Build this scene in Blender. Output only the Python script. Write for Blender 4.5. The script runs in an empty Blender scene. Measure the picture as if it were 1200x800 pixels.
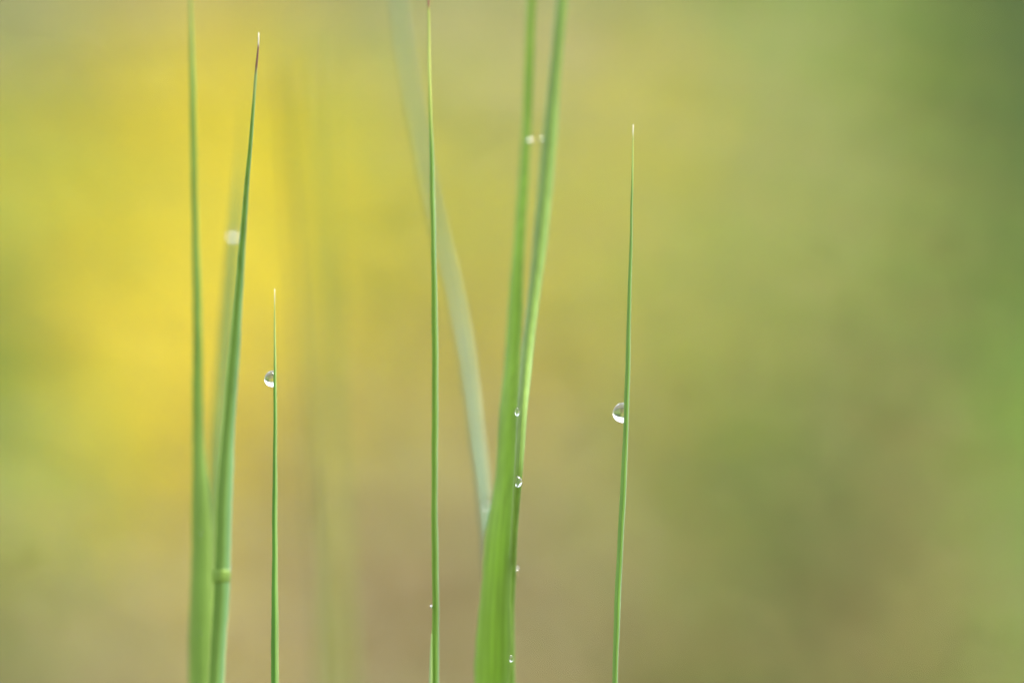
import bpy, math, random
import numpy as np

# ------------------------------------------------------------------ camera, sky, sun, exposure
scene = bpy.context.scene
COL = scene.collection
FOCUS = 0.60                      # metres from lens to the plane of the sharp blades
EYE = 0.15                        # height of the lens above the ground
cam_data = bpy.data.cameras.new('camera')
cam = bpy.data.objects.new('camera', cam_data)
COL.objects.link(cam)
cam.location = (0.0, -FOCUS, EYE)
cam.rotation_euler = (math.radians(90), 0, 0)
cam_data.sensor_width = 36.0
cam_data.lens = 180.0
cam_data.clip_start = 0.01
cam_data.clip_end = 5000.0
cam_data.dof.use_dof = True
cam_data.dof.focus_distance = FOCUS
cam_data.dof.aperture_fstop = 5.0
scene.camera = cam

SUN_EL, SUN_AZ = math.radians(56), math.radians(70)   # azimuth clockwise from +Y: high, on the right and a little beyond the grass
world = bpy.data.worlds.new('World')
scene.world = world
world.use_nodes = True
wn = world.node_tree.nodes
bg = wn['Background']
sky = wn.new('ShaderNodeTexSky')
sky.sky_type = 'NISHITA'
sky.sun_disc = False
sky.sun_elevation = SUN_EL
sky.sun_rotation = SUN_AZ
sky.air_density = 1.0
sky.dust_density = 5.0
sky.ozone_density = 1.0
hs = wn.new('ShaderNodeHueSaturation')          # thin white overcast: the sky is paler than a clear one
hs.inputs['Saturation'].default_value = 0.45
world.node_tree.links.new(sky.outputs['Color'], hs.inputs['Color'])
world.node_tree.links.new(hs.outputs['Color'], bg.inputs['Color'])
bg.inputs['Strength'].default_value = 0.15
sd = bpy.data.lights.new('sun', 'SUN')
sd.energy = 1.3
sd.angle = math.radians(25)
sd.color = (1.0, 0.93, 0.82)
sun = bpy.data.objects.new('sun', sd)
COL.objects.link(sun)
sun.location = (0, 0, 5)
# direction towards the sun
dx, dy, dz = math.sin(SUN_AZ) * math.cos(SUN_EL), math.cos(SUN_AZ) * math.cos(SUN_EL), math.sin(SUN_EL)
from mathutils import Vector, Matrix
sun.rotation_euler = Vector((dx, dy, dz)).to_track_quat('Z', 'Y').to_euler()
scene.view_settings.view_transform = 'Standard'
scene.view_settings.look = 'None'
scene.view_settings.gamma = 1.0
scene.view_settings.exposure = 2.3
scene.render.engine = 'CYCLES'
scene.cycles.use_denoising = True
scene.cycles.filter_width = 1.8
scene.cycles.max_bounces = 12
scene.cycles.transmission_bounces = 10
scene.cycles.caustics_refractive = False
scene.cycles.caustics_reflective = False
scene.cycles.sample_clamp_indirect = 4.0

# ------------------------------------------------------------------ helpers
def tag(o, label=None, cat=None, group=None, kind=None):
    if label: o['label'] = label
    if cat: o['category'] = cat
    if group: o['group'] = group
    if kind: o['kind'] = kind
    return o

def link_mesh(name, verts, faces, mat, parent=None, smooth=True, uvs=None, loc=(0, 0, 0)):
    me = bpy.data.meshes.new(name)
    me.from_pydata([tuple(v) for v in verts], [], [tuple(f) for f in faces])
    if smooth: me.polygons.foreach_set('use_smooth', [True] * len(me.polygons))
    if uvs is not None:
        uvl = me.uv_layers.new(name='UVMap')
        li = np.zeros(len(me.loops), dtype=np.int32)
        me.loops.foreach_get('vertex_index', li)
        uvl.data.foreach_set('uv', np.asarray(uvs, dtype=np.float32)[li].ravel())
    me.update()
    o = bpy.data.objects.new(name, me)
    COL.objects.link(o)
    me.materials.append(mat)
    o.location = loc
    if parent: o.parent = parent
    return o

def new_mat(name):
    m = bpy.data.materials.new(name)
    m.use_nodes = True
    nt = m.node_tree
    nt.nodes.clear()
    out = nt.nodes.new('ShaderNodeOutputMaterial')
    return m, nt, out

def N(nt, kind, **inp):
    n = nt.nodes.new(kind)
    for k, v in inp.items():
        if k in ('operation', 'blend_type', 'data_type', 'interpolation_type', 'clamp'):
            setattr(n, k, v)
    return n

def leafy(name, cols, trans=0.3, rough=0.6, spec=0.3):
    """thin plant stuff: random tone for each leaf, light passing through"""
    m, nt, out = new_mat(name)
    g = nt.nodes.new('ShaderNodeNewGeometry')
    r = nt.nodes.new('ShaderNodeValToRGB')
    el = r.color_ramp.elements
    el[0].color = (*cols[0], 1); el[1].color = (*cols[-1], 1)
    for k, c in enumerate(cols[1:-1]):
        e = el.new((k + 1) / (len(cols) - 1)); e.color = (*c, 1)
    nt.links.new(g.outputs['Random Per Island'], r.inputs['Fac'])
    p = nt.nodes.new('ShaderNodeBsdfPrincipled')
    p.inputs['Roughness'].default_value = rough
    p.inputs['Specular IOR Level'].default_value = spec
    t = nt.nodes.new('ShaderNodeBsdfTranslucent')
    mx = nt.nodes.new('ShaderNodeMixShader'); mx.inputs[0].default_value = trans
    nt.links.new(r.outputs[0], p.inputs['Base Color']); nt.links.new(r.outputs[0], t.inputs['Color'])
    nt.links.new(p.outputs[0], mx.inputs[1]); nt.links.new(t.outputs[0], mx.inputs[2])
    nt.links.new(mx.outputs[0], out.inputs[0])
    return m

# ------------------------------------------------------------------ the ground: flat, then a rising bank
BANK_Y = 0.60
SLOPE = 0.577          # metres back for each metre up
BANK_H = 0.29
def ground_z(x, y):
    wob = 0.012 * np.sin(x * 9.0 + 1.3) + 0.008 * np.sin(x * 23.0 + y * 11.0)
    t = np.clip((y - BANK_Y) / (BANK_H * SLOPE), 0, 1)
    rise = BANK_H * t
    far = 0.05 * np.clip(y - 1.0, 0, 60) * 0.4
    flat = 0.004 * np.sin(x * 14) * np.sin(y * 17)
    return rise + wob * t + np.where(y > 1.0, far, 0) * np.clip(40 / np.maximum(np.abs(x) + y, 1), 0, 1) + flat * (np.abs(x) + np.abs(y) < 20)

def axis(lo, hi, fine_lo, fine_hi, step):
    fine = list(np.arange(fine_lo, fine_hi + 1e-6, step))
    a, s = [], step
    v = fine_hi
    while v < hi:
        s *= 1.35; v += s; a.append(min(v, hi))
    b, s = [], step
    v = fine_lo
    while v > lo:
        s *= 1.35; v -= s; b.append(max(v, lo))
    return np.array(b[::-1] + fine + a)

gx = axis(-2000, 2000, -1.6, 1.6, 0.04)
gy = axis(-2000, 2000, -1.0, 1.3, 0.02)
X, Y = np.meshgrid(gx, gy)
Z = ground_z(X, Y)
nx, ny = len(gx), len(gy)
gv = np.stack([X, Y, Z], -1).reshape(-1, 3)
gf = [(j * nx + i, j * nx + i + 1, (j + 1) * nx + i + 1, (j + 1) * nx + i) for j in range(ny - 1) for i in range(nx - 1)]
m, nt, out = new_mat('earth_and_moss')
tc = nt.nodes.new('ShaderNodeTexCoord')
n1 = nt.nodes.new('ShaderNodeTexNoise'); n1.inputs['Scale'].default_value = 6.0; n1.inputs['Detail'].default_value = 8
n2 = nt.nodes.new('ShaderNodeTexNoise'); n2.inputs['Scale'].default_value = 90.0; n2.inputs['Detail'].default_value = 5
r1 = nt.nodes.new('ShaderNodeValToRGB')
r1.color_ramp.elements[0].position = 0.35; r1.color_ramp.elements[0].color = (0.09, 0.06, 0.035, 1)
r1.color_ramp.elements[1].position = 0.62; r1.color_ramp.elements[1].color = (0.05, 0.07, 0.025, 1)
r2 = nt.nodes.new('ShaderNodeMix'); r2.data_type = 'RGBA'; r2.blend_type = 'MULTIPLY'; r2.inputs[0].default_value = 0.6
bp = nt.nodes.new('ShaderNodeBump'); bp.inputs['Strength'].default_value = 0.8; bp.inputs['Distance'].default_value = 0.01
p = nt.nodes.new('ShaderNodeBsdfPrincipled'); p.inputs['Roughness'].default_value = 0.9
nt.links.new(tc.outputs['Object'], n1.inputs['Vector']); nt.links.new(tc.outputs['Object'], n2.inputs['Vector'])
nt.links.new(n1.outputs['Fac'], r1.inputs['Fac']); nt.links.new(r1.outputs[0], r2.inputs[6]); nt.links.new(n2.outputs['Color'], r2.inputs[7])
nt.links.new(n2.outputs['Fac'], bp.inputs['Height']); nt.links.new(bp.outputs[0], p.inputs['Normal'])
nt.links.new(r2.outputs[2], p.inputs['Base Color']); nt.links.new(p.outputs[0], out.inputs[0])
ground = link_mesh('ground', gv, gf, m)
tag(ground, kind='structure')

# ------------------------------------------------------------------ what grows on the bank
# How much of each plant grows where, in per cent: nine rows from high to low on the bank,
# thirteen columns across it. Columns of one entry: yellow flowers, pale dry grass,
# fresh green leaves, dark leaves, brown fallen leaves, golden flowers, olive leaves, pale yellow flowers.
PLANTING = [
    [(0,60,25,7,0,0,8,0), (0,54,8,16,11,0,10,0), (0,55,0,17,18,0,10,0), (0,55,0,19,18,0,8,0), (0,53,0,31,14,0,3,0), (0,51,0,41,8,0,0,0), (0,51,10,25,7,0,7,0), (0,47,18,15,7,0,13,0), (0,38,25,23,2,0,12,0), (0,19,32,30,4,0,15,0), (0,0,38,32,10,0,20,0), (0,0,34,51,4,0,10,0), (0,0,0,94,6,0,0,0)],
    [(0,33,28,12,7,0,19,1), (0,21,13,1,20,8,20,17), (12,28,4,0,5,17,10,24), (11,36,5,0,0,17,0,31), (0,55,26,0,0,0,8,12), (0,62,27,0,0,0,11,0), (0,64,23,3,0,0,10,0), (0,58,24,6,0,0,12,0), (0,43,32,10,0,0,16,0), (0,36,42,1,0,0,15,5), (0,13,50,12,0,0,21,4), (0,0,44,27,6,0,23,0), (0,0,4,88,8,0,0,0)],
    [(4,0,31,4,8,14,22,17), (17,0,18,0,12,23,17,14), (28,0,8,0,3,30,10,20), (38,4,0,0,0,33,0,24), (8,18,23,0,0,18,0,33), (0,41,16,0,0,10,0,33), (3,48,7,0,0,10,0,32), (5,43,9,0,0,12,1,31), (11,24,15,0,0,18,6,27), (0,37,24,0,0,0,14,25), (0,23,38,1,0,0,21,18), (0,0,45,20,6,0,25,4), (0,0,20,71,9,0,0,0)],
    [(7,0,33,1,5,17,21,18), (16,0,21,0,10,22,17,13), (29,0,10,0,3,31,10,17), (44,0,0,0,0,39,0,18), (16,0,34,0,0,25,0,24), (5,17,28,0,0,15,7,28), (6,30,14,0,0,13,11,26), (10,19,17,0,0,17,12,25), (1,23,24,0,0,11,16,25), (0,32,23,0,4,2,18,23), (0,17,26,12,15,0,22,9), (0,0,28,36,18,0,19,0), (0,0,29,52,9,0,10,0)],
    [(1,0,36,4,6,12,23,18), (25,0,10,0,9,28,13,16), (33,0,7,0,1,34,8,17), (42,0,0,0,0,40,0,18), (19,0,25,0,0,26,8,22), (5,4,32,0,3,15,20,21), (9,10,20,0,6,17,17,21), (4,18,21,0,3,13,16,23), (0,22,29,0,1,7,19,23), (0,19,30,0,2,8,19,22), (0,6,27,16,20,0,24,8), (0,0,27,37,18,0,18,0), (0,0,42,42,1,0,15,0)],
    [(0,0,48,21,3,0,25,3), (18,0,19,0,7,24,15,16), (32,0,3,0,4,33,8,20), (34,0,0,0,15,32,7,13), (18,1,9,0,17,22,16,16), (10,5,16,0,16,17,19,17), (10,11,10,0,18,16,17,17), (5,16,16,0,13,12,18,19), (0,12,28,3,11,7,22,18), (0,4,29,14,18,0,24,11), (0,4,21,17,26,0,24,8), (0,0,28,25,23,0,24,0), (0,0,76,12,0,0,12,0)],
    [(0,5,49,6,0,0,24,17), (8,0,32,0,3,18,20,20), (25,8,3,0,5,27,9,21), (25,8,0,0,28,22,7,10), (12,12,0,1,34,14,16,11), (7,20,1,0,27,12,18,15), (6,28,0,0,26,10,14,15), (1,19,11,2,22,9,20,16), (0,3,25,15,22,2,24,10), (0,0,24,31,23,0,21,0), (0,0,10,29,38,0,23,0), (0,0,25,20,25,0,25,6), (0,0,80,3,0,0,16,1)],
    [(0,17,18,6,20,3,21,15), (2,8,26,1,11,12,21,19), (9,17,11,0,12,15,16,20), (12,21,0,0,38,11,10,8), (4,20,0,6,45,5,15,5), (0,30,0,3,39,2,16,10), (0,34,0,1,40,2,14,9), (0,18,0,13,39,2,20,8), (0,0,24,24,26,0,24,2), (0,0,17,37,28,0,18,0), (0,0,0,32,48,0,21,0), (0,0,22,18,25,3,24,7), (0,21,56,8,0,0,15,0)],
    [(0,0,17,37,27,0,18,0), (0,13,12,17,31,0,22,6), (0,38,0,0,32,0,16,14), (3,32,0,0,45,3,11,6), (0,31,0,5,48,0,13,3), (0,26,0,12,46,0,16,0), (0,23,0,10,50,0,15,2), (0,12,0,20,47,0,20,0), (0,0,11,36,34,0,19,0), (0,0,5,40,38,0,18,0), (0,0,0,30,51,0,19,0), (0,0,17,21,31,2,24,5), (0,19,37,28,0,0,16,0)],
]
PL = np.array(PLANTING, dtype=float) / 100.0
CELL = 0.0215            # metres between the grid nodes
PX0, PZ0 = -6 * CELL, EYE + 4 * CELL     # world x of the first column, world z of the first row
rng = np.random.default_rng(7)

def mix_at(x, z):
    fx = np.clip((x - PX0) / CELL, 0, 11.999)
    fz = np.clip((PZ0 - z) / CELL, 0, 7.999)
    i, j = fx.astype(int), fz.astype(int)
    u, v = (fx - i)[:, None], (fz - j)[:, None]
    return PL[j, i] * (1 - u) * (1 - v) + PL[j, i + 1] * u * (1 - v) + PL[j + 1, i] * (1 - u) * v + PL[j + 1, i + 1] * u * v

def scatter(n, xlo, xhi, zlo, zhi, size):
    """stratified points on the bank with a plant kind each"""
    asp = (xhi - xlo) / (zhi - zlo)
    b = max(1, int(math.sqrt(n / asp))); a = max(1, int(n / b))
    I, J = np.meshgrid(np.arange(a), np.arange(b))
    x = xlo + (I.ravel() + rng.random(a * b)) / a * (xhi - xlo)
    z = zlo + (J.ravel() + rng.random(a * b)) / b * (zhi - zlo)
    w = mix_at(x, z); c = np.cumsum(w, 1); c /= c[:, -1:]
    even = (I.ravel() * 0.7548776662 + J.ravel() * 0.5698402910) % 1.0      # kinds mingle evenly, as in a mixed sward
    k = (even[:, None] > c).sum(1)
    s = size * rng.uniform(0.75, 1.3, a * b)
    off = ((I.ravel() * 0.38196601 + J.ravel() * 0.8191725134 + rng.random(a * b) * .1) % 1.0) ** 1.4 * 0.03
    y = BANK_Y + z * SLOPE
    zz = ground_z(x, y)
    # move out along the slope's normal (towards the viewer and up)
    nn = np.array([0, -1.0, SLOPE]); nn /= np.linalg.norm(nn)
    P = np.stack([x, y, np.maximum(z, zz)], -1) + nn * (off[:, None] + 0.003)
    return P, k, s

parts_ = [scatter(190000, -0.4, 0.4, -0.005, 0.29, 0.0030),
          scatter(22000, -1.3, -0.4, -0.005, 0.29, 0.008), scatter(22000, 0.4, 1.3, -0.005, 0.29, 0.008),
          scatter(3000, -0.4, 0.4, 0.28, 0.295, 0.005)]
P = np.concatenate([q[0] for q in parts_]); K = np.concatenate([q[1] for q in parts_]); S = np.concatenate([q[2] for q in parts_])

def frames(n, tilt):
    """random orthonormal frames: face normals scattered round the direction of the light and viewer"""
    base = np.array([0, -0.75, 0.65])
    nrm = base + rng.normal(0, tilt, (n, 3)); nrm /= np.linalg.norm(nrm, axis=1, keepdims=True)
    t = rng.normal(0, 1, (n, 3)); t -= (t * nrm).sum(1, keepdims=True) * nrm; t /= np.linalg.norm(t, axis=1, keepdims=True)
    return t, np.cross(nrm, t), nrm

def fast_mesh(name, V, faces_n, nper, mat):
    """V: (n, nper, 3); faces_n: faces of one piece"""
    n = len(V)
    me = bpy.data.meshes.new(name)
    lp = np.concatenate([np.array(f) for f in faces_n]); ls = np.array([len(f) for f in faces_n])
    me.vertices.add(n * nper); me.vertices.foreach_set('co', V.astype(np.float32).ravel())
    allv = (np.arange(n)[:, None] * nper + lp[None]).ravel().astype(np.int32)
    me.loops.add(len(allv)); me.loops.foreach_set('vertex_index', allv)
    tot = np.tile(ls, n).astype(np.int32); st = np.concatenate([[0], np.cumsum(tot)[:-1]]).astype(np.int32)
    me.polygons.add(len(tot)); me.polygons.foreach_set('loop_start', st); me.polygons.foreach_set('loop_total', tot)
    me.update(calc_edges=True); me.validate()
    me.materials.append(mat)
    o = bpy.data.objects.new(name, me); COL.objects.link(o)
    return o

def leaves(name, P, S, length, width, mat, tilt=0.45):
    n = len(P); t, b, nr = frames(n, tilt)
    L, W = (S * length)[:, None], (S * width)[:, None]
    V = np.stack([P - t * L, P - t * L * .3 + b * W + nr * W * .35, P + t * L * .45 + b * W * .8 + nr * W * .3, P + t * L - nr * L * .25,
                  P + t * L * .45 - b * W * .8 + nr * W * .3, P - t * L * .3 - b * W + nr * W * .35, P + nr * 0.0], 1)
    return fast_mesh(name, V, [(0, 1, 6), (1, 2, 6), (2, 3, 6), (3, 4, 6), (4, 5, 6), (5, 0, 6)], 7, mat)

def blossoms(name, P, S, mat, tilt=0.35):
    n = len(P); t, b, nr = frames(n, tilt)
    V = [P - nr * (S * .25)[:, None]]; F = []
    for q in range(5):
        a0, a1, a2, a3 = [2 * math.pi * (q + d) / 5 for d in (0.06, 0.3, 0.70, 0.94)]
        i0 = len(V)
        for a, r, h in ((a0, .62, .0), (a1, 1.12, .22), (a2, 1.12, .22), (a3, .62, .0)):
            V.append(P + (t * math.cos(a) + b * math.sin(a)) * (S * r)[:, None] + nr * (S * h)[:, None])
        F.append((0, i0, i0 + 1, i0 + 2, i0 + 3))
    return fast_mesh(name, np.stack(V, 1), F, len(V), mat)

yellow = leafy('yellow_petal', [(.80, .60, .012), (.88, .70, .02), (.86, .72, .05)], 0.25)
gold = leafy('golden_petal', [(.70, .56, .02), (.80, .66, .04)], 0.25)
straw = leafy('dry_grass_straw', [(.44, .40, .23), (.50, .46, .27), (.55, .51, .32)], 0.3)
fresh = leafy('fresh_green_leaf', [(.19, .34, .04), (.24, .42, .06), (.30, .44, .07)], 0.35)
dark = leafy('dark_green_leaf', [(.06, .105, .03), (.08, .14, .038)], 0.2)
brown = leafy('brown_leaf', [(.25, .17, .055), (.33, .22, .08)], 0.2)
olive = leafy('olive_leaf', [(.26, .29, .065), (.31, .33, .075), (.35, .36, .09)], 0.3)
lemon = leafy('pale_yellow_petal', [(.55, .52, .11), (.62, .57, .14)], 0.25)
o = blossoms('yellow_flowers', P[K == 0], S[K == 0] * 1.0, yellow); tag(o, 'mass of bright yellow blossoms blurred behind the grass on the left and centre', 'flowers', kind='stuff')
o = blossoms('golden_flowers', P[K == 5], S[K == 5] * 1.0, gold); tag(o, 'scattered golden yellow blossoms in the blurred meadow behind', 'flowers', kind='stuff')
o = leaves('dry_grass', P[K == 1], S[K == 1], 1.9, .62, straw); tag(o, 'pale dry grass blurred across the top and bottom of the backdrop', 'dry grass', kind='stuff')
o = leaves('green_foliage', P[K == 2], S[K == 2], 1.5, .8, fresh); tag(o, 'fresh green foliage blurred at the right edge and through the backdrop', 'foliage', kind='stuff')
o = leaves('dark_foliage', P[K == 3], S[K == 3], 1.5, .8, dark); tag(o, 'dark green foliage blurred in the upper right corner', 'foliage', kind='stuff')
o = leaves('fallen_leaves', P[K == 4], S[K == 4], 1.4, .85, brown); tag(o, 'brown fallen leaves blurred along the bottom of the backdrop', 'leaves', kind='stuff')

o = leaves('olive_foliage', P[K == 6], S[K == 6], 1.5, .8, olive); tag(o, 'olive green foliage blurred through the middle of the backdrop', 'foliage', kind='stuff')
o = blossoms('pale_yellow_flowers', P[K == 7], S[K == 7], lemon); tag(o, 'pale yellow green blossoms blurred at the edges of the yellow mass', 'flowers', kind='stuff')

# short turf on the flat ground round the foot of the tall blades
def turf(n):
    x = rng.uniform(-0.8, 0.8, n); y = rng.uniform(-0.45, 0.62, n)
    h = rng.uniform(0.010, 0.032, n); a = rng.uniform(0, 2 * math.pi, n); w = rng.uniform(0.0008, 0.0016, n)
    d = np.stack([np.cos(a), np.sin(a), 0 * a], -1); s = np.stack([-np.sin(a), np.cos(a), 0 * a], -1)
    B = np.stack([x, y, ground_z(x, y) - 0.002], -1); up = np.array([0, 0, 1.0]); lean = rng.uniform(0, 0.5, n)[:, None]
    H = h[:, None]; Wd = w[:, None]
    V = np.stack([B - s * Wd, B + s * Wd, B + up * H * .55 + d * H * lean * .4 + s * Wd * .8, B + up * H * .55 + d * H * lean * .4 - s * Wd * .8,
                  B + up * H + d * H * lean * 1.2], 1)
    return fast_mesh('turf', V, [(0, 1, 2, 3), (3, 2, 4)], 5, dark)
tag(turf(9000), 'short dark green turf covering the ground below the tall blades', 'grass', kind='stuff')

# ------------------------------------------------------------------ tall grass blades
def at(px, py, depth=0.0):
    """a point in metres; px, py are tenths of a millimetre on the plane of focus, depth in mm behind it"""
    k = (FOCUS + depth * 1e-3) / FOCUS
    return Vector(((px - 600) * 1e-4 * k, depth * 1e-3, EYE + (400 - py) * 1e-4 * k))

def blade_mat(name, cols, tip=None, trans=0.35, rough=0.42, veins=7, vein_amt=0.07):
    """cols: colours from the left edge to the right edge; tip: [(mm from the tip, colour, fade mm)]"""
    m, nt, out = new_mat(name)
    uv = nt.nodes.new('ShaderNodeUVMap'); sp = nt.nodes.new('ShaderNodeSeparateXYZ')
    nt.links.new(uv.outputs[0], sp.inputs[0])
    # wavering across coordinate so that stripes are not ruler straight
    tc = nt.nodes.new('ShaderNodeTexCoord')
    mp = nt.nodes.new('ShaderNodeMapping'); mp.inputs['Scale'].default_value = (1600, 1600, 90)
    ns = nt.nodes.new('ShaderNodeTexNoise'); ns.inputs['Scale'].default_value = 1.0; ns.inputs['Detail'].default_value = 4
    nt.links.new(tc.outputs['Object'], mp.inputs['Vector']); nt.links.new(mp.outputs[0], ns.inputs['Vector'])
    r = nt.nodes.new('ShaderNodeValToRGB'); el = r.color_ramp.elements
    el[0].color = (*cols[0][1], 1); el[0].position = cols[0][0]
    el[1].color = (*cols[-1][1], 1); el[1].position = cols[-1][0]
    for pos, c in cols[1:-1]:
        e = el.new(pos); e.color = (*c, 1)
    nt.links.new(sp.outputs['X'], r.inputs['Fac'])
    # veins
    mu = nt.nodes.new('ShaderNodeMath'); mu.operation = 'MULTIPLY'; mu.inputs[1].default_value = veins * 2 * math.pi
    sn = nt.nodes.new('ShaderNodeMath'); sn.operation = 'SINE'
    nt.links.new(sp.outputs['X'], mu.inputs[0]); nt.links.new(mu.outputs[0], sn.inputs[0])
    ad = nt.nodes.new('ShaderNodeMath'); ad.operation = 'MULTIPLY_ADD'; ad.inputs[1].default_value = vein_amt; ad.inputs[2].default_value = 0.94
    nt.links.new(sn.outputs[0], ad.inputs[0])
    a2 = nt.nodes.new('ShaderNodeMath'); a2.operation = 'MULTIPLY_ADD'; a2.inputs[1].default_value = 0.7; a2.inputs[2].default_value = 0.65
    nt.links.new(ns.outputs['Fac'], a2.inputs[0])
    m3 = nt.nodes.new('ShaderNodeMath'); m3.operation = 'MULTIPLY'
    nt.links.new(ad.outputs[0], m3.inputs[0]); nt.links.new(a2.outputs[0], m3.inputs[1])
    vm = nt.nodes.new('ShaderNodeMix'); vm.data_type = 'RGBA'; vm.blend_type = 'MULTIPLY'; vm.inputs[0].default_value = 1.0
    nt.links.new(r.outputs[0], vm.inputs[6]); nt.links.new(m3.outputs[0], vm.inputs[7])
    col = vm.outputs[2]
    for mm, c, fade in (tip or []):
        mr = nt.nodes.new('ShaderNodeMapRange'); mr.interpolation_type = 'SMOOTHSTEP'
        mr.inputs['From Min'].default_value = mm; mr.inputs['From Max'].default_value = mm + fade
        mr.inputs['To Min'].default_value = 1; mr.inputs['To Max'].default_value = 0
        nt.links.new(sp.outputs['Y'], mr.inputs['Value'])
        mx = nt.nodes.new('ShaderNodeMix'); mx.data_type = 'RGBA'; mx.inputs[7].default_value = (*c, 1)
        nt.links.new(mr.outputs[0], mx.inputs[0]); nt.links.new(col, mx.inputs[6]); col = mx.outputs[2]
    p = nt.nodes.new('ShaderNodeBsdfPrincipled'); p.inputs['Roughness'].default_value = rough
    p.inputs['Specular IOR Level'].default_value = 0.25
    bpn = nt.nodes.new('ShaderNodeBump'); bpn.inputs['Strength'].default_value = 0.25; bpn.inputs['Distance'].default_value = 0.0001
    nt.links.new(m3.outputs[0], bpn.inputs['Height']); nt.links.new(bpn.outputs[0], p.inputs['Normal'])
    t = nt.nodes.new('ShaderNodeBsdfTranslucent')
    mx = nt.nodes.new('ShaderNodeMixShader'); mx.inputs[0].default_value = trans
    nt.links.new(col, p.inputs['Base Color']); nt.links.new(col, t.inputs['Color'])
    nt.links.new(p.outputs[0], mx.inputs[1]); nt.links.new(t.outputs[0], mx.inputs[2]); nt.links.new(mx.outputs[0], out.inputs[0])
    return m

def spline(pts, ys):
    """smooth monotone-ish interpolation of rows (y, a, b, c) at ys"""
    pts = np.array(sorted(pts, key=lambda q: q[0]), float)
    y = pts[:, 0]; res = [ys]
    for c in range(1, pts.shape[1]):
        v = pts[:, c]
        m_ = np.gradient(v, y)
        i = np.clip(np.searchsorted(y, ys) - 1, 0, len(y) - 2)
        h = y[i + 1] - y[i]; t = (ys - y[i]) / h
        res.append((2 * t**3 - 3 * t**2 + 1) * v[i] + (t**3 - 2 * t**2 + t) * h * m_[i] + (-2 * t**3 + 3 * t**2) * v[i + 1] + (t**3 - t**2) * h * m_[i + 1])
    return np.stack(res, 1)

def blade(name, rows, mat, fold=0.35, yaw=0.0, thick=0.16, tipy=None, upto=None, parent=None, seed=0, u0=0.0, u1=1.0):
    """rows: (y, left x, right x, depth). A folded, ribbed strip with real thickness, rounded margins."""
    ymin = min(q[0] for q in rows); ymax = max(q[0] for q in rows)
    n = max(12, int((ymax - ymin) / 9))
    ys = np.linspace(ymin, ymax, n)
    R = spline(rows, ys)
    rr = random.Random(seed); ph = [rr.uniform(0, 6.28) for _ in range(4)]
    NU = 15
    us = np.linspace(-1, 1, NU)
    verts, uvs, faces = [], [], []
    for k in range(n):
        y, xl, xr, d = R[k]
        jit = 0.28 * math.sin(y * 0.021 + ph[0]) + 0.14 * math.sin(y * 0.083 + ph[1])
        w = max(xr - xl, 0.25) * (1 + 0.035 * math.sin(y * 0.047 + ph[2]) + 0.02 * math.sin(y * 0.21 + ph[3]) + rr.uniform(-.012, .012)); cx = (xl + xr) / 2 + jit * min(1, w / 4)
        ring = []
        for side in (1, -1):
            for q in range(NU) if side == 1 else range(NU - 1, -1, -1):
                u = us[q]
                half = w / 2
                dep = -(1 - abs(u) ** 1.3) * fold * half * 0.1      # keel towards the lens, mm
                dep += 0.01 * math.cos(u * 9) * min(1, w / 8)
                th = min(thick, w * 0.06) * (1 - abs(u) ** 6 * 0.85) * (1 + 0.6 * math.exp(-(u / 0.12) ** 2))
                dep += u * half * 0.1 * math.tan(yaw)
                dep += -side * th / 2
                ring.append((at(cx + u * half, y, d + dep), ((u0 + (u1 - u0) * (u + 1) / 2), (y - (tipy if tipy is not None else ymin)) * 0.1)))
        verts += [v for v, _ in ring]; uvs += [q for _, q in ring]
    M = 2 * NU
    for k in range(n - 1):
        for q in range(M):
            a, b = k * M + q, k * M + (q + 1) % M
            faces.append((a, b, b + M, a + M))
    faces.append(tuple(range(M - 1, -1, -1))); faces.append(tuple((n - 1) * M + q for q in range(M)))
    return link_mesh(name, verts, faces, mat, parent=parent, uvs=uvs)

def root(name, x, y, z, label, cat, group):
    e = bpy.data.objects.new(name, None); COL.objects.link(e); e.location = (x, y, z); e.empty_display_size = 0.01
    return tag(e, label, cat, group)

def adopt(child, parent):
    """parent without moving: shift the mesh so the child sits at its parent's base"""
    child.data.transform(Matrix.Translation(-parent.location)); child.parent = parent
    return child

G = 'tall grass blades'
GREEN_MID = (.17, .36, .045); GREEN_DEEP = (.10, .25, .035); GREEN_PALE = (.34, .50, .17); GLAUCOUS = (.26, .42, .27); LEMON = (.36, .55, .07)
m_soft = blade_mat('soft_green_blade', [(0, (.29, .42, .09)), (.5, (.24, .39, .07)), (1, (.26, .40, .08))])
m_stem = blade_mat('stem_green', [(0, (.45, .60, .16)), (.09, (.44, .58, .14)), (.13, (.18, .32, .045)), (.5, (.21, .35, .06)), (.78, (.18, .35, .11)), (.93, (.24, .40, .18)), (1, (.40, .54, .24))],
                   tip=[(6.2, (.28, .38, .13), 3.0), (3.7, (.17, .085, .055), 1.6), (1.1, (.60, .58, .47), .8)], veins=5)
m_back = blade_mat('olive_blade', [(0, (.24, .34, .09)), (1, (.22, .33, .08))])
m_thin = blade_mat('thin_two_tone_blade', [(0, (.12, .30, .04)), (.45, (.14, .34, .045)), (.62, (.16, .36, .05)), (.7, (.24, .38, .11)), (1, (.27, .40, .13))],
                   tip=[(5, (.36, .48, .14), 7.0), (.5, (.68, .68, .52), 2.0)], veins=2)
m_five = blade_mat('long_thin_blade', [(0, (.24, .42, .05)), (.5, (.16, .31, .03)), (.8, (.17, .30, .06)), (1, (.30, .44, .26))],
                   tip=[(11, (.38, .46, .10), 9.0), (1.2, (.28, .13, .07), 1.0)], veins=3)
m_pale = blade_mat('pale_waxy_blade', [(0, (.09, .20, .11)), (.4, (.12, .24, .14)), (.75, (.17, .29, .17)), (1, (.25, .37, .23))], rough=0.5, trans=.3, veins=2)
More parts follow.
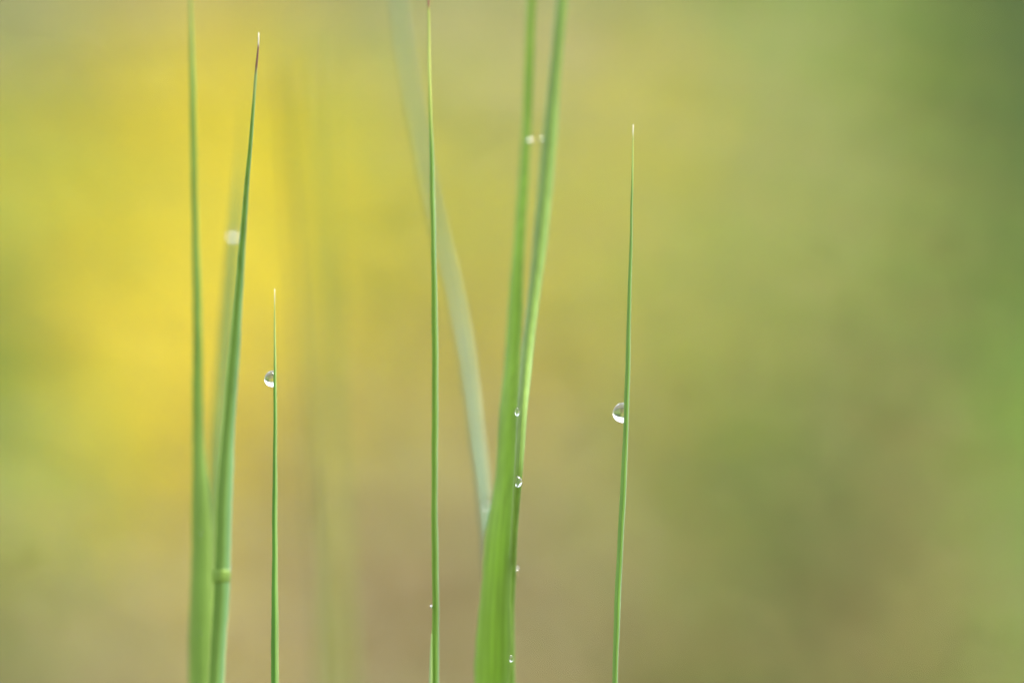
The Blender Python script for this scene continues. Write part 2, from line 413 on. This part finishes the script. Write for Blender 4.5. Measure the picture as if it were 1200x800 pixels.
m_wide = blade_mat('wide_bright_blade', [(0, (.33, .45, .13)), (.12, (.29, .45, .06)), (.45, (.28, .46, .04)), (.75, (.22, .38, .03)), (1, (.23, .36, .07))], veins=5, vein_amt=.04)
m_duo = blade_mat('bluish_sided_blade', [(0, (.34, .45, .18)), (.1, (.30, .42, .14)), (.2, (.25, .37, .07)), (.5, (.23, .36, .06)), (.62, (.21, .34, .05)), (.85, (.21, .34, .07)), (1, (.23, .35, .10))], veins=4)
m_right = blade_mat('slim_mid_green_blade', [(0, (.22, .38, .08)), (.35, (.24, .40, .09)), (.55, (.13, .27, .03)), (.85, (.16, .30, .06)), (1, (.32, .44, .28))],
                    tip=[(3, (.38, .50, .14), 6.0), (.6, (.68, .68, .62), 1.2)], veins=3)
m_ghost = blade_mat('far_green_blade', [(0, (.31, .35, .07)), (1, (.32, .37, .08))])
m_ghost_dark = blade_mat('far_grey_blade', [(0, (.20, .22, .10)), (1, (.20, .23, .10))])

def simple(rows, mat, label, **kw):
    o = blade('grass_shoot', rows, mat, **kw); return tag(o, label, 'grass blade', G)

simple([(-120, 221, 223, 15), (0, 221.5, 224.5, 15), (100, 222.5, 229, 14), (250, 225, 232.5, 15), (400, 226, 237, 16), (500, 225.5, 238.5, 17), (600, 225, 246, 17), (700, 223, 248, 17), (800, 220.5, 248, 17), (1100, 222, 250, 14), (1905, 240, 256, 18)],
       m_soft, 'softly blurred dark green blade running out of the top left, leftmost of all', fold=.4, seed=1)
# stem with a dried tip and a pale joint
e = root('grass_shoot', 0, 0.012, 0, 'tall grey green stem with white and purple dried tip near the left', 'grass stem', G)
stem_rows = [(38, 302.6, 303.6, 0), (52, 301.9, 303.7, 0), (80, 298.6, 301.6, 0), (150, 292.8, 297.0, 1.5), (220, 286.2, 292.3, 4), (300, 279.0, 287.2, 7), (400, 269.4, 281.6, 9), (500, 260.4, 275.6, 10), (600, 252.0, 272, 10), (672, 249.6, 269.7, 10), (800, 243, 263, 10), (1100, 243, 261, 9), (1905, 250, 262, 12)]
adopt(blade('stem', stem_rows, m_stem, fold=.7, seed=2), e)
m_node = blade_mat('pale_joint', [(0, (.26, .42, .06)), (.6, (.28, .44, .07)), (1, (.24, .38, .10))], veins=1)
adopt(blade('joint', [(667, 249.7, 269.9, 9.93), (671, 249.4, 270.0, 9.90), (677, 249.1, 269.6, 9.90), (682, 249.0, 269.0, 9.93)], m_node, fold=.7, seed=3), e)
simple([(112, 285, 285.8, 38), (180, 280, 283, 38), (280, 268.5, 278.5, 36), (400, 257.5, 270.5, 34), (500, 249, 262.5, 32), (600, 243, 257, 30), (800, 236, 252, 28), (1905, 245, 262, 28)],
       m_back, 'faint olive blade blurred close behind the stem with the dried tip', seed=4)
e = root('grass_shoot', 0, 0, 0, 'short sharp thin blade holding a dew drop, left of centre', 'grass blade', G)
adopt(blade('leaf_blade', [(338, 321.6, 322.2, 0), (360, 321.3, 322.5, 0), (400, 320.8, 323.3, 0), (450, 320.4, 324.0, 0), (500, 320.0, 324.3, 0), (560, 319.4, 325.0, 0), (600, 319.2, 325.2, 0), (650, 319.0, 325.7, 0), (700, 318.3, 326, 0), (800, 317.0, 326.4, 0), (1100, 317, 327, 2), (1905, 330, 338, 8)],
      m_thin, fold=.8, seed=5), e)
e = root('grass_shoot', 0, 0.004, 0, 'long upright thin blade with a tiny low bead of dew, left of centre', 'grass blade', G)
adopt(blade('leaf_blade', [(-8, 501.0, 503.6, 6), (40, 501.3, 504, 6), (100, 501.5, 505, 5), (200, 503.6, 509, 5), (300, 505.4, 511.6, 4), (400, 505.8, 513.2, 4), (500, 506.0, 513.4, 4), (600, 505.8, 513.2, 4), (700, 506.3, 514.4, 4), (800, 505, 514.2, 4), (1100, 505, 516, 5), (1905, 520, 530, 8)],
      m_five, fold=.7, seed=6, tipy=-8), e)
m_sheath = blade_mat('pale_sheath', [(0, (.46, .58, .26)), (.6, (.42, .55, .20)), (1, (.26, .42, .08))], veins=1)
adopt(blade('sheath', [(742, 505.6, 506.4, 3.2), (760, 504.2, 506.6, 3.2), (800, 502.6, 507.4, 3.2), (1000, 502, 508, 4), (1905, 518, 524, 6.5)], m_sheath, fold=.4, seed=7), e)
simple([(-120, 451, 456, 54), (0, 462, 468, 53), (60, 470.5, 477, 52), (140, 484, 491.5, 51), (220, 499, 507, 50), (290, 514.5, 523, 49), (350, 529, 538, 47), (420, 542, 551.5, 43), (500, 552, 562, 38), (580, 561, 571, 33), (640, 566, 577, 30), (800, 572, 590, 22), (1905, 580, 596, 20)],
       m_pale, 'pale bluish blurred blade slanting from the top centre down behind the wide blade', fold=.5, seed=8)
# bluish sided blade behind, then the wide one
simple([(-120, 662, 673, 20), (0, 652, 664.5, 19), (100, 642, 656.8, 18), (200, 631.5, 649.5, 16), (300, 622.8, 638.8, 13), (400, 612.6, 626.4, 9), (500, 604.5, 616.6, 4), (560, 602, 611.6, 3), (600, 599.5, 608.3, 4.5), (650, 597.5, 605.8, 6.5), (700, 595.5, 603.6, 8.5), (800, 593, 603.5, 10), (1100, 590, 602, 8), (1905, 585, 597, 10)],
       m_duo, 'blade with bluish left half crossing behind the wide one to lean right', fold=.9, yaw=-.5, seed=9)
simple([(-120, 623, 632, 24), (0, 618, 628, 22), (150, 611.5, 622.5, 20), (300, 600, 614.5, 15), (400, 592.5, 611, 13), (500, 583.5, 606.8, 10), (560, 579.5, 604.5, 9), (600, 573, 603.3, 8.5), (700, 562, 600, 8), (800, 554.5, 598, 8), (1100, 552, 596, 5), (1905, 566, 590, 9)],
       m_wide, 'widest blade, bright fresh green, rising just right of the centre', fold=.45, yaw=-.7, seed=10)
e = root('grass_shoot', 0, 0, 0, 'sharp slim blade standing alone on the right with a dew drop on its left edge', 'grass blade', G)
adopt(blade('leaf_blade', [(146, 741.7, 742.3, 0), (165, 741.2, 742.3, 0), (200, 740.0, 742.0, 0), (250, 738.4, 741.2, 0), (300, 737.2, 740.8, 0), (350, 735.3, 739.8, 0), (400, 734.0, 739.4, 0), (450, 732.2, 738, 0), (500, 730.1, 736.4, 0), (600, 725.3, 732.4, 0), (700, 720.6, 727.8, 0), (800, 717.2, 723.6, 0), (1100, 711, 719, 2), (1905, 700, 707, 6)],
      m_right, fold=.8, seed=11), e)
# far out of focus
simple([(70, 327, 330, 62), (300, 342, 346, 75), (450, 354, 358, 75), (625, 365, 369, 75), (800, 373, 378, 75), (1905, 390, 398, 60)],
       m_ghost_dark, 'barely visible greyish blade far out of focus, left edge of the hazy cluster', seed=12)
simple([(20, 354, 356, 120), (150, 357, 364, 120), (400, 372, 382, 120), (600, 386, 398, 118), (800, 395, 409, 115), (1905, 400, 420, 110)],
       m_ghost, 'barely visible broad green blade far out of focus, in the hazy cluster left of centre', seed=13)
simple([(60, 372, 375, 110), (260, 381, 386, 110), (420, 386, 391, 110), (600, 386, 393, 108), (800, 383, 390, 105), (1905, 385, 400, 100)],
       m_ghost, 'barely visible narrow green blade far out of focus, shortest of the hazy cluster', seed=14)

# ------------------------------------------------------------------ dew
mw, nt, out = new_mat('dew_water')
p = nt.nodes.new('ShaderNodeBsdfPrincipled')
p.inputs['Base Color'].default_value = (1, 1, 1, 1); p.inputs['Roughness'].default_value = 0.0
p.inputs['IOR'].default_value = 1.333; p.inputs['Transmission Weight'].default_value = 1.0
nt.links.new(p.outputs[0], out.inputs[0])
GD = 'dew drops on the grass'
def drop(px, py, depth, rx, ry, label, rz=None, cut=None, sag=0.12, side=-1):
    """a drop in tenths of mm; cut: fraction of the half width kept on the blade's side (a dome that clings to it)"""
    rz = rz or (rx if cut is None else ry * .8)
    NA, NB = 40, 28
    vs, fs = [], []
    for b in range(NB + 1):
        th = math.pi * b / NB                     # 0 at the outer pole, pi at the blade
        for a in range(NA):
            ph = 2 * math.pi * a / NA
            x = math.cos(th); r = math.sin(th)
            if cut is not None and x < 0: x *= cut
            zz = r * math.sin(ph); yy = r * math.cos(ph)
            # sag: fuller towards the bottom, drawn out towards the top where it clings
            xx = x * (1 - sag * 1.6 * max(zz, 0)) + (0.0 if x < 0 else 0)
            vs.append((side * xx * rx * 1e-4, yy * rz * 1e-4, (zz - sag * r * r * .4) * ry * 1e-4))
    for b in range(NB):
        for a in range(NA):
            i, j = b * NA + a, b * NA + (a + 1) % NA
            fs.append((i, j, j + NA, i + NA) if side > 0 else (i, i + NA, j + NA, j))
    import bmesh
    o = link_mesh('dew_drop', vs, fs, mw, loc=at(px, py, depth))
    bm = bmesh.new(); bm.from_mesh(o.data); bmesh.ops.remove_doubles(bm, verts=bm.verts, dist=1e-8); bmesh.ops.recalc_face_normals(bm, faces=bm.faces)
    bm.to_mesh(o.data); bm.free()
    o.data.polygons.foreach_set('use_smooth', [True] * len(o.data.polygons))
    return tag(o, label, 'dew drop', GD)

drop(319.2, 443.6, 1.0, 9.6, 9.7, 'clear dew drop clinging to the left of the short thin blade', cut=.5, rz=8.5, sag=.05)
drop(730.0, 483.3, 1.2, 12.2, 12.0, 'largest clear dew drop, on the left edge of the lone right-hand blade', cut=.55, rz=10.5, sag=.05)
drop(274, 275, 31, 5.4, 5.8, 'round blurred white dew drop beside the stem with the dried tip', sag=.02)
drop(606, 482, 2.0, 2.6, 5.0, 'bright white drop where the wide blade meets the bluish one')
drop(605.6, 563.5, 1.4, 6.2, 7.0, 'dew drop with two glints at the right edge of the wide blade', side=1, cut=.25)
drop(599.2, 771, 2.2, 2.2, 4.0, 'tiny drop near the foot of the wide blade at the bottom of the picture')
drop(604.5, 667, 12, 2.0, 2.6, 'faint blurred drop on the wide blade\'s right edge, low down')
drop(505.6, 710.5, 3.6, 1.8, 2.0, 'tiny bead of dew on the left edge of the long thin blade')
drop(620.5, 165, 19.0, 2.0, 2.2, 'faint blurred ring of dew on the upper right edge of the wide blade')
drop(634.8, 164, 15.8, 1.6, 1.8, 'small bluish dew bead on the upper left edge of the bluish sided blade')
drop(570.5, 588, 27, 2.6, 6.0, 'blurred pale drop added for the bright gloss on the lower end of the pale slanting blade')  # added drop, stands in for a bright highlight on this blade
drop(269.6, 667, 10.0, 1.3, 2.4, 'small drop at the right of the pale joint on the stem')
drop(235.5, 625, 16, 1.1, .8, 'faint blurred drop on the leftmost blade, upper of two', rz=.8)
drop(232, 741, 16, 1.1, .8, 'faint blurred drop on the leftmost blade, lower of two', rz=.8)
